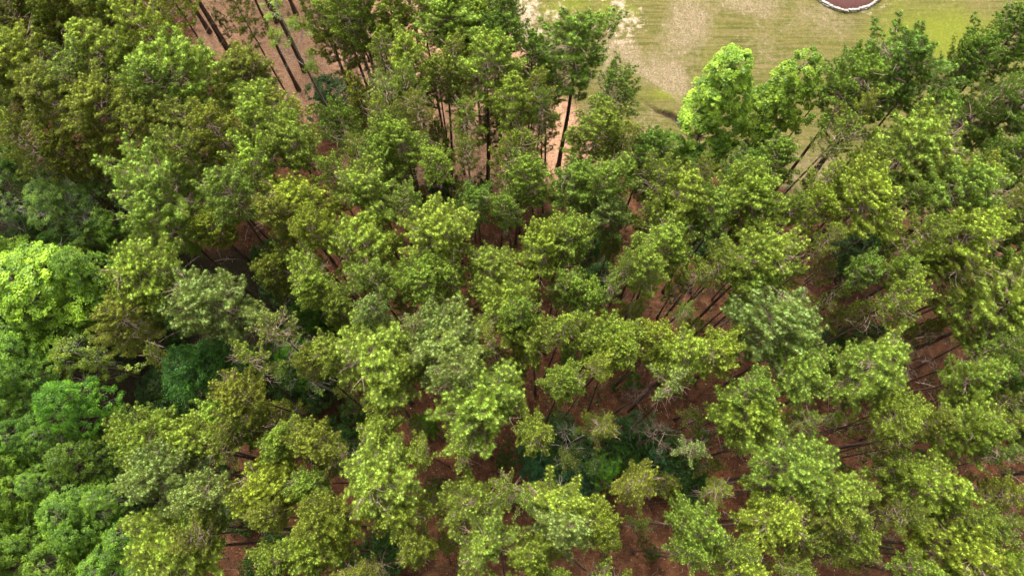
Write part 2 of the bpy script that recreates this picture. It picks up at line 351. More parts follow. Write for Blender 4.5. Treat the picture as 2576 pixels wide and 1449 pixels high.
def pine_proto(seed, h=21., Rm=3.0, z0=.66, density=1.0, ragged=.3, lobes=0, flat=.0, fresh=1.0, dead=6, lean=.15, tuft=.165):
    r = np.random.default_rng(seed)
    tr = Tubes(); n = 12
    bend = r.normal(size=2)*lean; t = np.linspace(0, 1, n)
    wob = r.random(2)*6.28; tx = lambda q: np.stack([bend[0]*np.sin(q*2.2)*q+.10*np.sin(q*7+wob[0])*q, bend[1]*np.sin(q*2.6+.4)*q+.10*np.sin(q*6+wob[1])*q, q*h], -1)
    rad = .18*(1-t)**.75+.03; rad[0] *= 1.5
    tr.add(tx(t), rad, 9)
    br = Tubes(); P = []; A = []; S = []; Fr = []
    nb = int(62*density)
    az0 = r.random()*6.28
    # a few gaps of azimuth make the crown uneven
    gaps = [(r.random()*6.28, .35+.35*r.random(), r.random()*.5+.3) for _ in range(3)]
    for i in range(nb):
        q = (i+r.random()*.8)/nb                     # 0 bottom of crown .. 1 top
        z = z0+(1-z0)*(q**.85)*.985
        az = az0+i*2.4+r.normal()*.25
        prof = (1-q**(2.1+flat))**.62*(.62+.38*min(1, q*3+.25))
        L = Rm*max(.13, prof)*(1-.72*ragged*r.random())*(1.0+.12*math.cos(2*az+seed))
        for ga, gw, gd in gaps:
            if abs((az-ga+math.pi) % (2*math.pi)-math.pi) < gw: L *= 1-gd*ragged*1.3
        up = -.05+.95*q**1.5+.12*r.normal()
        b0 = tx(np.array(z))
        d = np.array([math.cos(az), math.sin(az), up]); d /= np.linalg.norm(d)
        s = np.linspace(0, 1, 5); curve = (.22+.2*r.random())*L*s**2.2
        pts = b0+d*(L*s)[:, None]; pts[:, 2] += curve-.10*L*np.sin(s*math.pi); side = np.array([-math.sin(az), math.cos(az), 0]); pts += side*(.15*L*r.normal()*s**2)[:, None]
        br.add(pts, np.linspace(.018+.014*L, .009, 5), 4)
        m = int((4+5.8*L)*density**.5)
        for j in range(m):
            u = .28+.72*(j+r.random())/m if j < m-1 else 1.0
            k = min(int(u*4), 3); w = u*4-k; p0 = pts[k]*(1-w)+pts[k+1]*w
            tl = (.34+.40*r.random())*(1.25-.55*u)*min(1.3, .6+.3*L)
            sg = 1 if j % 2 else -1
            ax = norm(pts[k+1]-pts[k]); td = norm(ax*(.55+.6*u)+side*sg*(.95-.5*u)*(.5+r.random())+np.array([0, 0, .25+.5*r.random()]))
            p1 = p0+td*tl
            br.add([p0, p1], [.010, .006], 3)
            nt_ = 3 if tl > .38 else 2
            for c in range(nt_):
                qq = 1-c*.42/max(1, nt_-1)*1.0
                jit = r.normal(size=3)*.07*c
                P.append(p0+(p1-p0)*qq+jit); A.append(norm(td*.8+np.array([0, 0, .75])+r.normal(size=3)*.18))
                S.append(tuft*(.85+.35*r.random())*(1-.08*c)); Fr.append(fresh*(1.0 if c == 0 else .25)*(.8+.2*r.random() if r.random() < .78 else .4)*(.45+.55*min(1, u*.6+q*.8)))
    for i in range(7):                               # leafless twigs poking out of the foliage
        q = z0+(1-z0)*(.25+.6*r.random()); az = r.random()*6.28; L = Rm*.62*(1-((q-z0)/(1-z0))**2)**.5
        p = tx(np.array(q))+np.array([math.cos(az), math.sin(az), 0])*L*.55+np.array([0, 0, .5])
        for j in range(6):
            d = norm(np.array([math.cos(az), math.sin(az), .9])+r.normal(size=3)*.55); e = p+d*(.45+.45*r.random())
            br.add([p, e], [.02, .009], 3); br.add([e, e+norm(d+r.normal(size=3)*.5)*.3], [.010, .005], 3)
            if j == 3: p = e
    # dead lower limbs
    for i in range(dead):
        q = z0-.22+.30*r.random(); az = r.random()*6.28; L = Rm*(.35+.5*r.random())
        b0 = tx(np.array(q)); s = np.linspace(0, 1, 4)
        pts = b0+np.array([math.cos(az), math.sin(az), .1])*(L*s)[:, None]+np.array([0, 0, 1.])*(.15*L*np.sin(s*3))[:, None]
        br.add(pts, [.028, .02, .014, .006], 4)
        for j in range(5):
            u = r.random()*.7+.3; k = min(int(u*3), 2); p0 = pts[k]*(1-(u*3-k))+pts[k+1]*(u*3-k)
            br.add([p0, p0+rdir(1, r)[0]*np.array([1, 1, .4])*.55], [.009, .004], 3)
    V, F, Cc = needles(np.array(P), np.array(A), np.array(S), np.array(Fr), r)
    return tr.mesh('trunk', M_BARK), br.mesh('branches', M_TWIG), make_mesh('crown', V, F, M_NEEDLE, Cc)

def leaf_cloud(centers, radii, cn, r, n_leaf, size, ccol, cvar=.3):
    """leafy sprays: leaves spread on the upper outer skin of clusters; cn = outward direction of each cluster"""
    K = len(centers); sz = size
    d = rdir(K*n_leaf, r).reshape(K, n_leaf, 3); d = norm(d+cn[:, None]*.75+np.array([0, 0, .35]))
    p = centers[:, None]+d*(radii[:, None]*(.45+.65*r.random((K, n_leaf))))[..., None]*np.array([1.1, 1.1, .7])
    nrm = norm(d*.7+np.array([0, 0, .7])+r.normal(size=d.shape)*.45)
    t = norm(np.cross(nrm, rdir(K*n_leaf, r).reshape(d.shape))); s = np.cross(nrm, t)
    l = sz*(.7+.6*r.random((K, n_leaf, 1))); w = l*.62
    V = np.stack([p-t*l*.5, p+s*w*.5+nrm*l*.08, p+t*l*.5-nrm*l*.12, p-s*w*.5+nrm*l*.08], 2)
    cv = (1-cvar/2+cvar*r.random((K, 1, 1)))*(.8+.4*r.random((K, n_leaf, 1)))
    c = ccol[:, None]*cv; Cc = np.repeat(c[:, :, None], 4, 2)
    V = V.reshape(-1, 3)
    return V, np.arange(len(V)).reshape(-1, 4), Cc.reshape(-1, 3)

def leafy_proto(seed, h=15., Rm=3.2, depth=.5, lobes=13, clusters=520, n_leaf=56, size=.14, c1=(.058, .118, .010), c2=(.18, .29, .026), crad=.34, trunk_r=.16, bare=0, spiky=0., mat=None):
    r = np.random.default_rng(seed)
    tr = Tubes(); t = np.linspace(0, 1, 8); b = r.normal(size=2)*.5
    tp = lambda q: np.stack([b[0]*q*np.sin(q*2), b[1]*q*np.sin(q*2.5), q*h*.86], -1)
    tr.add(tp(t), trunk_r*(1-t)**.8+.03, 8)
    # lobes: ellipsoid masses arranged around the axis
    LC = []; LR = []
    for i in range(lobes):
        q = i/max(1, lobes-1); az = i*2.4+r.random()*.8; zz = h*(1-depth)+h*depth*(.12+.72*q)
        rr = Rm*(.62*(1-q**1.6)+.05)*(.7+.5*r.random())
        LC.append([rr*math.cos(az), rr*math.sin(az), zz]); LR.append(Rm*(.36+.22*r.random())*(1-.25*q))
    LC = np.array(LC); LR = np.array(LR)
    li = r.integers(0, lobes, clusters*3)
    d = rdir(clusters*3, r); d[:, 2] = np.abs(d[:, 2])*1.0-.35*r.random(clusters*3); d = norm(d)
    c = LC[li]+d*LR[li][:, None]*np.array([1, 1, .85+spiky])*(.82+.3*r.random((clusters*3, 1)))
    # drop those buried in other lobes
    bur = np.zeros(len(c), bool)
    for a, q in zip(LC, LR): bur |= np.linalg.norm((c-a)/np.array([1, 1, .85+spiky]), axis=1) < q*.72
    c = c[~bur][:clusters]; d = d[~bur][:clusters]
    rad = crad*(.6+.7*r.random(len(c)))
    w = r.random((len(c), 1))**1.3; col = np.array(c1)*(1-w)+np.array(c2)*w
    V, F, Cc = leaf_cloud(c, rad, d, r, n_leaf, size, col)
    br = Tubes()
    for a in LC:
        q = np.clip((a[2]-.22*h)/(h*.86), .25, .95); p0 = tp(np.array(q*.75)); s = np.linspace(0, 1, 5)
        pts = p0+(a-p0)*s[:, None]; pts[:, 2] -= .12*h*np.sin(s*math.pi)*.3
        br.add(pts, np.linspace(.07, .02, 5), 5)
    for k in range(0, len(c), 4):
        a = LC[np.argmin(np.linalg.norm(LC-c[k], axis=1))]; br.add([a, (a+c[k])/2+r.normal(size=3)*.1, c[k]], [.022, .015, .006], 3)
    for k in range(bare):
        j = r.integers(0, len(c)); q = c[j]+rdir(1, r)[0]*np.array([.7, .7, .5]); br.add([c[j]-(c[j]-LC[0])*.2, c[j], q+np.array([0, 0, .4])], [.03, .02, .006], 4)
    return tr.mesh('trunk', M_HBARK), br.mesh('branches', M_HBARK if not bare else M_GREY), make_mesh('crown', V, F, mat or M_LEAF, Cc)

PINES = [
    pine_proto(11, density=1.05, ragged=.30, fresh=1.0),
    pine_proto(12, density=.95, ragged=.50, fresh=.95, z0=.63),
    pine_proto(13, density=1.15, ragged=.25, fresh=.7, flat=.6, z0=.70),
    pine_proto(14, density=.85, ragged=.60, fresh=1.0, z0=.64, dead=9),
    pine_proto(15, density=1.0, ragged=.40, fresh=.55, z0=.67),
    pine_proto(16, density=1.2, ragged=.35, fresh=.9, flat=1.2, z0=.71),
    pine_proto(17, density=.60, ragged=.65, fresh=.5, z0=.62, dead=12),      # thin, see-through
    pine_proto(18, density=.50, ragged=.80, fresh=.8, z0=.66, dead=16),      # ragged, half bare
    pine_proto(19, density=1.1, ragged=.55, fresh=.8, z0=.56, dead=8),       # deep open-grown crown
    pine_proto(21, density=1.0, ragged=.45, fresh=1.0, z0=.65), pine_proto(22, density=.85, ragged=.55, fresh=.75, z0=.60, flat=.8), pine_proto(23, density=1.1, ragged=.35, fresh=.85, z0=.68), pine_proto(24, density=.7, ragged=.6, fresh=.7, z0=.48, dead=10),
]
LEAFY = [
    leafy_proto(31),
    leafy_proto(32, lobes=12, crad=.38),
    leafy_proto(33, lobes=10, clusters=360, crad=.42, size=.17),
    leafy_proto(34, lobes=14, clusters=420, crad=.34, size=.13, bare=14),
    leafy_proto(35, h=17, lobes=22, clusters=620, depth=.88, Rm=2.9, crad=.32, n_leaf=60, size=.19, spiky=.15),   # tall, columnar hardwood
    leafy_proto(36, lobes=11, clusters=200, crad=.33, n_leaf=55, bare=16),                    # sparse
    leafy_proto(37), leafy_proto(38, lobes=13, clusters=460), leafy_proto(39, h=17, lobes=20, clusters=580, depth=.88, Rm=2.9, crad=.32, n_leaf=60, size=.19, spiky=.15),
]
SHRUBS = [leafy_proto(41, h=4.5, Rm=2.2, depth=.8, lobes=8, clusters=150, n_leaf=55, size=.15, crad=.38, trunk_r=.06, c1=(.05, .095, .018), c2=(.085, .15, .028)),
          leafy_proto(42, h=5.5, Rm=2.2, depth=.8, lobes=10, clusters=190, n_leaf=50, size=.14, crad=.34, trunk_r=.06, c1=(.05, .095, .018), c2=(.085, .15, .028)),
          leafy_proto(43, h=3.5, Rm=2.2, depth=.85, lobes=6, clusters=90, n_leaf=45, size=.14, crad=.34, trunk_r=.05, c1=(.05, .09, .018), c2=(.10, .15, .028))]

TINT = {  # what distinguishes one tree's foliage from the next
    'g': ((1.02, 1.06, .95), 'mid green'), 'y': ((1.30, 1.27, .95), 'yellow green'), 'b': ((1.05, 1.15, 1.15), 'blue green'),
    'd': ((.76, .93, .75), 'dark green'), 'o': ((1.12, 1.02, .85), 'olive green'), 'p': ((1.22, 1.20, 2.0), 'grey green'),
    'l': ((1.25, 1.30, 1.15), 'light green'), 'v': ((2.1, 1.85, 1.2), 'bright yellow'), 'e': ((.70, 1.08, 1.7), 'emerald green'),
    'm': ((2.05, 1.78, 1.5), 'lime green'), 'k': ((.66, .82, .50), 'blackish green'), 'r': ((1.30, .98, .80), 'brownish green'), 'n': ((.88, 1.22, .60), 'bright green'),
}
# ---------------------------------------------------------------- the trees, read off the photograph:
# x, y of the crown's centre and its half width there (2576 px wide), kind, tint, prototype, height
T = '''
30 70 62 p b 4
150 22 62 p l 2
150 98 56 p g 2 17
62 150 62 p b 4 16
290 35 88 p y 4
395 85 70 p y 1
458 28 62 p y 3
275 130 88 p l 0
75 235 100 p y 4
268 235 88 p g 4
300 330 78 p o 2
470 190 118 p l 0
610 205 78 p o 4 17
490 325 78 p o 1
150 315 76 p o 4
205 390 60 p o 3 17
300 400 52 p o 4 16
555 380 60 p o 2
815 30 72 p l 6
880 85 76 p o 6
985 55 60 p y 8
1130 70 88 p l 8
1185 25 52 p g 2
1288 75 56 p d 8
1250 140 48 p d 4
950 165 48 p g 6
1040 175 62 p l 1
1130 165 50 p o 6
1205 235 70 p l 0
1280 300 58 p l 3
985 285 66 p p 6
1048 272 52 p b 6
1160 320 50 p l 6
965 350 50 p o 6
1048 420 54 p l 5
1118 440 42 p l 3
964 430 52 p g 5
938 492 70 p l 1
852 492 40 p g 3
685 350 84 p l 0
770 372 62 p y 2
690 305 66 p o 4
862 398 46 p o 6
835 335 54 p d 4 16
684 442 66 p l 3
770 508 80 p y 5
775 585 58 p o 4
1250 405 50 p o 6
1190 412 40 p o 6
1438 165 104 p d 8
1335 165 48 p d 8
1500 300 58 p d 4
1484 365 70 p g 0
1560 395 58 p o 6
1488 470 64 p b 0
1380 495 58 p b 2
1606 448 66 p d 4
1665 492 64 p g 1
1752 470 44 p o 6 15
1850 455 48 p d 2 17
1866 468 60 p b 4
1950 455 52 p b 2 18
1878 508 50 p l 5
2264 185 104 p d 8
2098 185 36 p d 3 17
2124 268 78 p d 5
2282 272 62 p l 7
2341 322 50 p d 5
2388 195 46 p d 3
2518 168 84 p k 8
2494 250 86 p d 8
2535 325 66 p d 4
2081 352 56 p g 7
2275 400 112 p l 5
2360 452 62 p g 3
2102 492 60 p y 5
2440 400 60 p d 6
2476 462 62 p d 3
2550 420 56 p d 4
440 470 110 p l 1
440 585 94 p l 4
420 655 84 p y 2
402 750 48 p y 2
570 560 76 p g 3
568 622 44 p y 2 18
495 400 60 p g 1
360 884 80 p o 4
600 760 96 p p 5
680 850 60 p p 7
735 655 58 p o 3 17
815 628 48 p y 2
768 703 60 p o 4 17
946 520 80 p l 3
1000 582 42 p g 4
950 640 90 p l 0
857 702 62 p l 4
965 725 66 p g 3
845 752 48 p l 2
1108 640 80 p l 5
1150 688 56 p l 3
1088 742 56 p l 2
1256 640 72 p g 0
1170 545 56 p d 1
1305 572 42 p g 3
1295 765 80 p y 5
1300 830 50 p g 3
1040 808 38 p p 7
960 806 44 p p 3
836 830 52 p g 4
822 895 52 p o 3
938 905 104 p l 0
1122 822 62 p p 3
1130 905 98 p p 2
1175 955 80 p p 4
1110 985 60 p p 7
686 990 60 p o 5
800 952 46 p o 4
1265 868 38 p o 7
945 975 64 p l 5
952 1072 54 p l 2
1036 1070 26 p p 7 14
1088 1084 30 p n 3 10
1213 1104 106 p l 5
1075 1132 36 p l 4
1145 1165 60 p l 7
728 1108 58 p l 0
810 1042 58 p o 5
818 1135 58 p d 6 15
735 1176 46 p l 3
806 1182 46 p l 5
878 1178 40 p o 7
680 1232 84 p y 5
705 1310 52 p o 4
990 1215 98 p l 5
1038 1290 62 p y 3
842 1345 86 p y 3
860 1278 54 p o 2
1172 1288 80 p g 1
1215 1365 88 p g 3
1298 1268 52 p o 7
1046 1415 60 p o 4
948 1424 44 p o 7
815 1428 62 p l 5
712 1436 50 p g 5
409 1104 76 p l 2
392 1170 64 p y 4
526 1128 72 p l 5
590 1038 72 p l 3
606 975 58 p g 7
640 1090 60 p o 4
428 1252 76 p p 2
520 1238 62 p p 5
487 1388 94 p y 5
562 1350 60 p l 3
612 1172 42 p o 7
1448 497 62 p b 2
1505 545 52 p p 2
1654 512 72 p l 0
1645 582 66 p o 3
1728 540 46 p d 6
1892 530 78 p y 5
1798 540 56 p g 3
1872 595 60 p o 4
1412 632 62 p l 2
1368 688 62 p l 5
1432 698 50 p l 3
1396 752 46 p p 6
1518 635 32 p g 3 14
1660 672 70 p l 0
1566 688 42 p g 1
1630 752 60 p l 4
1466 758 46 p l 3
1545 778 40 p g 7
1857 688 88 p l 5
1838 748 52 p l 3
1795 680 46 p g 4
1732 724 38 p o 7
1501 828 78 p l 5
1395 835 52 p l 3
1366 890 62 p l 4
1525 880 50 p y 2
1634 860 46 p y 3
1600 905 26 p y 4 15
1780 856 62 p y 5
1682 805 30 p g 6
1917 830 100 p p 2
1990 870 70 p p 4
1697 936 72 p l 3
1539 965 46 p y 3
1470 960 32 p y 4
1857 962 60 p g 1
1395 995 50 p l 5
1690 1020 60 p p 7
1334 1068 52 p o 2
1482 1052 52 p o 6
1866 1072 82 p l 2
1708 1138 42 p p 7
1805 1172 42 p o 7 9
1965 1190 92 p l 5
1912 1262 60 p l 4
1441 1168 32 p p 3 12
1615 1240 66 p o 6
1412 1272 88 p y 3
1325 1265 46 p g 7
1508 1274 52 p y 2
1378 1335 80 p p 3
1398 1395 70 p l 4
1704 1318 72 p l 3
1768 1262 42 p o 6
1858 1352 78 p y 5
1862 1420 74 p y 3
1946 1380 48 p o 4
1466 1434 62 p l 7
1598 1430 50 p o 7
2110 560 80 p y 5
2030 582 48 p y 3
1962 570 42 p g 4
2358 548 78 p b 5
2390 620 84 p l 0
2290 622 58 p g 1
2370 690 58 p o 6
2256 524 34 p g 3
2216 668 46 p l 4
2166 722 40 p b 2
2050 742 52 p o 7 15
2085 652 36 p o 6
1920 705 58 p l 3
2440 830 120 p l 2
2280 758 58 p l 3
2192 790 52 p y 7
2405 925 70 p l 4
2530 592 62 p b 5
2514 672 62 p g 1
2540 735 52 p d 4
2530 500 54 p d 6
2176 935 98 p l 0
1988 972 68 p l 5
2512 900 44 p d 6
2173 1048 50 p l 2
2200 1094 38 p g 3
1976 1092 48 p g 6
2052 1062 38 p l 7 12
2125 1215 70 p l 5
2118 1308 58 p g 3
2030 1318 50 p o 4
2370 1072 84 p l 3
2425 1165 56 p l 4
2316 1210 86 p l 0
2210 1185 50 p g 1
2240 1268 46 p g 4
2358 1270 46 p g 2
2335 1370 92 p y 2
2245 1410 50 p l 3
2530 1052 66 p d 4
2476 1040 46 p o 6
2555 1130 58 p d 3
2500 1200 50 p d 7
2460 1310 52 p g 4
2525 1332 50 p g 6
2478 1392 56 p y 3
2550 1426 50 p l 1
1998 1362 46 p o 4
2335 1442 40 p o 7
2090 1428 30 p y 7 10
48 432 78 h p 3
165 530 74 h p 3
28 560 46 h p 5
302 592 62 h g 1 12
262 628 60 h o 5 11
152 620 48 h d 1 9
105 735 122 h v 0 17
232 702 62 h y 1 16
44 662 52 h y 2 15
349 706 40 h n 0 13
322 782 56 h g 1 11
262 808 62 h y 5 12
108 828 92 h g 2 14
20 832 60 h y 0 15
64 900 74 h l 1
222 905 86 h r 5 14
498 930 76 h e 2 15
560 900 40 h e 1 13
472 750 44 h v 1 16
518 815 36 h y 0 15
72 968 62 h g 1
206 1025 74 h n 2 17
34 1052 62 h b 1
90 1106 66 h b 0
158 1110 52 h g 5
222 1162 62 h o 1
46 1178 62 h l 2
60 1256 82 h y 1
142 1218 48 h l 5
214 1290 78 h l 0
296 1262 48 h l 5
20 1345 78 h y 2
80 1385 66 h l 1
180 1412 84 h y 0
348 1356 66 h l 5
235 1350 60 h g 1
338 1060 56 h o 5 12
310 1175 46 h d 3 11
300 1420 66 h l 3
400 1430 40 h g 5
1826 212 96 h m 4 19
1990 218 90 h m 8 19
1682 385 50 h l 1 10
1796 385 44 h l 0 10
1745 412 52 h d 1 9
1910 370 60 h g 2 9
752 905 62 h n 5 13
775 785 62 h k 1 9
1520 1188 46 h n 5 10
480 455 30 h n 1 10
345 470 40 h n 0 11
5 210 60 p o 1
615 35 44 p o 12 18
660 215 40 p o 12 16
250 640 50 p o 12 11
400 940 46 p o 12 13
690 700 44 p g 12 15
720 1020 46 p o 12 13
860 960 40 p o 12 12
1715 715 42 p o 12 12
1862 775 44 p o 6 12
2090 800 46 p o 7 12
2150 770 40 p y 12 11
2060 690 38 p o 7 12
2340 840 46 p o 12 13
1760 1055 42 p o 7 11
1840 1040 36 p o 12 12
1880 1120 36 p o 7 11
1665 1205 38 p o 12 11
1610 1330 40 p o 7 11
1530 1375 38 p y 12 10
2065 1190 42 p o 12 12
2140 1070 42 p o 7 12
2240 1130 44 p o 12 13
2450 1000 46 p o 7 12
2490 1210 46 p o 12 13
2300 1300 40 p o 7 12
1310 935 40 p o 12 12
1255 885 36 p o 7 12
1010 760 36 p o 12 12
1045 1070 34 p o 7 10
1085 1255 38 p o 12 12
1400 1010 38 p o 7 12
1130 1370 34 p o 12 10
2000 1280 40 p o 7 12
1930 1085 38 p o 12 12
1745 800 36 p o 7 12
1580 760 38 p o 12 13
1330 640 36 p o 7 12
2200 1250 40 p o 6 13
2150 1385 44 p o 12 12
2080 1340 40 p o 7 11
1990 700 34 p o 12 11
1640 870 36 p o 7 11
830 105 64 p o 6 17
900 40 64 p l 12 19
985 120 60 p g 12 17
905 215 56 p o 6 15
1010 210 56 p o 12 14
1090 120 60 p l 9
1210 130 60 p g 12 17
1160 200 52 p o 6 14
1250 220 56 p o 12 15
1300 340 52 p o 6 14
1220 330 50 p g 6 13
1100 350 56 p o 6 13
1010 330 56 p g 12 14
1060 30 60 p l 1
1140 10 60 p l 10
1240 25 56 p g 9
905 300 44 p o 6 12
1010 450 50 p o 6 12
1150 480 46 p o 6 11
1310 470 46 p o 6 12
1350 330 50 p o 12 15
1390 230 46 p d 12 16
10 330 60 p g 4
100 380 60 p o 4
30 15 50 p g 2
95 75 50 p o 4
215 70 56 p o 3 18
210 165 50 p o 4 17
345 150 50 p o 6 17
370 250 60 p g 3
385 370 62 p o 4
250 440 50 p o 6 14
330 30 50 p g 0
860 20 56 p g 3
930 10 50 p l 1
1215 90 50 p l 3
1100 240 50 p o 4
1330 230 44 p o 6
1390 300 40 p d 6
1300 400 50 p o 7
1080 335 44 p o 6
2180 330 50 p o 6
2420 280 56 p d 6
2440 190 44 p d 3
2200 480 56 p o 4
2030 500 50 p o 6
2410 500 56 p o 3
2150 420 46 p o 7
2480 560 50 p o 6
2560 660 50 p g 2
2460 730 50 p o 4
2330 700 46 p g 3
2560 860 50 p o 6
2560 960 56 p d 3
2440 1000 46 p o 7
2520 1260 50 p o 6
2400 1440 50 p g 4
2575 1390 46 p o 2
2280 1120 46 p o 4
1780 1440 50 p g 4
1700 1420 50 p l 3
1250 1440 56 p l 5
1330 1440 44 p g 2
640 1330 50 p o 4
640 1420 46 p g 2
880 1400 40 p o 4
'''
SH = '''
830 240 62 k 1
690 290 40 o 2
920 380 34 o 2
1120 400 36 o 2
1030 500 40 k 2
1210 470 34 o 2
1350 440 34 o 2
1290 520 40 k 2
1390 560 34 o 2
600 150 24 o 2
870 120 26 o 2
980 200 30 o 2
560 60 22 o 2
1340 1130 34 n 2
1900 880 36 k 2
1760 1100 30 n 2
1690 880 34 k 2
1430 900 30 n 2
1270 930 34 k 2
1590 960 30 n 2
2010 820 34 k 2
2230 960 34 n 2
2110 1190 34 k 2
2290 1150 34 k 2
1070 1060 22 n 2
1270 1160 34 k 2
1100 1230 30 k 2
1540 1330 24 n 2
1640 1390 26 k 2
1330 700 34 k 2
1560 830 34 k 2
1200 730 34 k 2
862 310 46 k 0
90 540 60 k 0
230 480 70 k 1
240 560 60 k 0
60 610 60 k 2
180 660 50 k 1
330 640 50 k 0
390 790 50 k 1
300 850 50 k 0
150 870 60 k 2
400 980 60 k 1
430 1040 60 k 0
330 1130 60 k 2
270 1110 60 k 1
120 1010 60 k 0
100 1180 60 k 1
280 1220 60 k 2
350 1280 70 k 0
130 1320 60 k 1
370 1400 60 k 1
260 1380 60 k 0
700 720 50 e 0
670 640 40 k 1
760 850 60 k 1
810 790 60 k 0
700 900 50 k 2
740 960 60 k 0
800 990 46 k 1
890 1040 46 k 2
860 1100 50 k 0
900 1140 40 k 1
780 1080 50 k 2
590 880 40 k 2
640 930 50 k 0
960 1400 60 k 1
1000 1380 50 k 0
880 1400 50 k 2
700 1380 50 k 1
1110 480 46 k 0
1490 620 44 k 0
1510 690 44 k 1
1450 800 36 k 2
1400 1110 70 k 1
1350 1170 50 e 0
1450 1210 60 e 1
1510 1160 50 k 2
1600 1100 70 k 0
1570 1150 40 n 1
1650 1170 60 e 1
1710 1190 60 k 0
1680 1130 50 k 2
1740 1230 40 k 1
1650 440 50 k 1
1700 460 50 k 0
1560 550 46 k 2
1790 600 46 k 1
1760 570 40 k 0
2160 625 60 k 1
2130 660 50 d 2
2200 600 46 k 0
2230 520 40 k 2
2120 860 46 k 2
2180 840 40 d 2
2060 880 50 k 1
2050 930 40 k 0
2140 890 40 k 2
2450 640 60 k 2
2540 830 50 k 1
2500 940 60 k 2
2490 1000 50 k 0
2420 980 40 k 2
2550 980 50 k 1
2080 1200 26 e 2
470 500 40 k 0
380 520 50 k 1
420 830 40 k 1
480 1010 50 k 0
560 1180 50 k 2
450 1330 50 k 1
600 1290 50 k 0
650 1420 50 k 2
'''
LANDMARKS = [
    (2140, 10, 'stone edged red mulch bed'), (1905, 240, 'twin bright yellow hardwoods'), (1335, 40, 'white sandy patch'),
    (1670, 285, 'eroded lawn ditch'), (2400, 340, 'grey broken snag'), (712, 60, 'white barked dead tree'), (550, 80, 'slender bare trunk'),
    (835, 270, 'dark leafy thicket'), (105, 735, 'big bright yellow hardwood'), (498, 925, 'emerald green hardwood'),
    (600, 770, 'pale pine fading into twigs'), (1430, 1140, 'pale dead branching hardwood'), (1600, 1015, 'brown dead treetop'),
    (1800, 1210, 'orange straw patch'), (1560, 1370, 'bare brown floor'), (0, 0, 'top left corner'), (2576, 0, 'top right corner'),
    (0, 1449, 'bottom left corner'), (2576, 1449, 'bottom right corner'), (992, 1217, 'pine ringed by red floor'), (120, 515, 'white limbed pale hardwood'),
    (1048, 425, 'forked pine below the clearing'), (1438, 165, 'big dark pine by the sand'), (1580, 830, 'black leaning trunk'),
    (1980, 680, 'paired thick dark trunks'), (1040, 1085, 'small red clearing'), (1110, 1400, 'red gap at bottom'), (2100, 1120, 'brown opening and trunk'),
    (2440, 830, 'huge pine near the right edge'), (206, 1025, 'vivid green hardwood'), (470, 190, 'broad pine beside straw'),
    (2264, 185, 'dark dome crowned lawn pine'), (1130, 910, 'grey green pine mid photo'), (1213, 1104, 'round light green pine'), (680, 1232, 'yellow tipped pine lower left'),
    (2180, 1340, 'bare twiggy tree'), (940, 905, 'bright tipped pine mid photo'), (1857, 688, 'wide light pine right of centre'),
    (1288, 724, 'centre of the photo'), (440, 520, 'tall light green pine mass'), (2280, 400, 'bright pine below the lawn'),
    (0, 1050, 'left edge midpoint'), (2576, 1100, 'lower right edge'),
]
TREES = []
for ln in T.strip().splitlines():
    f = ln.split(); TREES.append(dict(x=float(f[0]), y=float(f[1]), r=float(f[2]), k=f[3], c=f[4], p=int(f[5]), h=float(f[6]) if len(f) > 6 else None))
for ln in SH.strip().splitlines():
    f = ln.split(); TREES.append(dict(x=float(f[0]), y=float(f[1]), r=float(f[2]), k='s', c=f[3], p=int(f[4]), h=None))
SECT = ['right of', 'above right of', 'above', 'above left of', 'left of', 'below left of', 'below', 'below right of']
def sector(dx, dy): return int(((math.degrees(math.atan2(-dy, dx))+382.5) % 360)//45)
RANK = ['nearest', 'second', 'third', 'fourth', 'fifth', 'sixth', 'seventh', 'eighth', 'ninth', 'tenth', 'eleventh', 'twelfth', 'thirteenth', 'fourteenth', 'fifteenth']
USED = set()
def relation(t, skip=0):
    noun = 'shrub' if t['k'] == 's' else 'tree'
    lm = sorted(LANDMARKS, key=lambda l: math.hypot(l[0]-t['x'], l[1]-t['y']))
    for l in lm[skip:skip+8]:
        dist = math.hypot(l[0]-t['x'], l[1]-t['y'])
        if dist < 12: continue
        s = sector(t['x']-l[0], t['y']-l[1])
        same = sum(1 for o in TREES if (o['k'] == 's') == (t['k'] == 's') and sector(o['x']-l[0], o['y']-l[1]) == s and 12 < math.hypot(l[0]-o['x'], l[1]-o['y']) < dist-1e-6)
        if same < 5: return f"{RANK[same]} {noun} {SECT[s]} the {l[2]}"
    l = lm[0]; return f"{noun} {SECT[sector(t['x']-l[0], t['y']-l[1])]} the {l[2]}"
SPECIAL = {(105, 735): 'biggest bright yellow green broadleaf tree, at the left edge', (498, 930): 'deep emerald green broadleaf tree beside a dark gap',
           (600, 760): 'broad pale grey green pine fading into bare twigs at lower right', (1826, 212): 'left one of the twin bright yellow green hardwoods on the lawn edge',
           (1990, 218): 'right one of the twin bright yellow green hardwoods on the lawn edge', (1438, 165): 'big dark pine with bare lower trunk beside the white sandy patch',
           (2264, 185): 'large dark dome crowned pine standing on the lawn edge', (470, 190): 'broad light green pine just left of the pale straw clearing',
           (2440, 830): 'huge light green pine close to the right edge', (206, 1025): 'vivid green broadleaf tree among darker ones at lower left',
           (990, 1215): 'light green pine with dense bright tufts ringed by red floor', (1048, 420): 'small bright pine with pale forked trunk below the straw clearing',
           (0, 0): ''}
BASE_R = {'p': 3.0, 'h': 3.6, 's': 2.45}
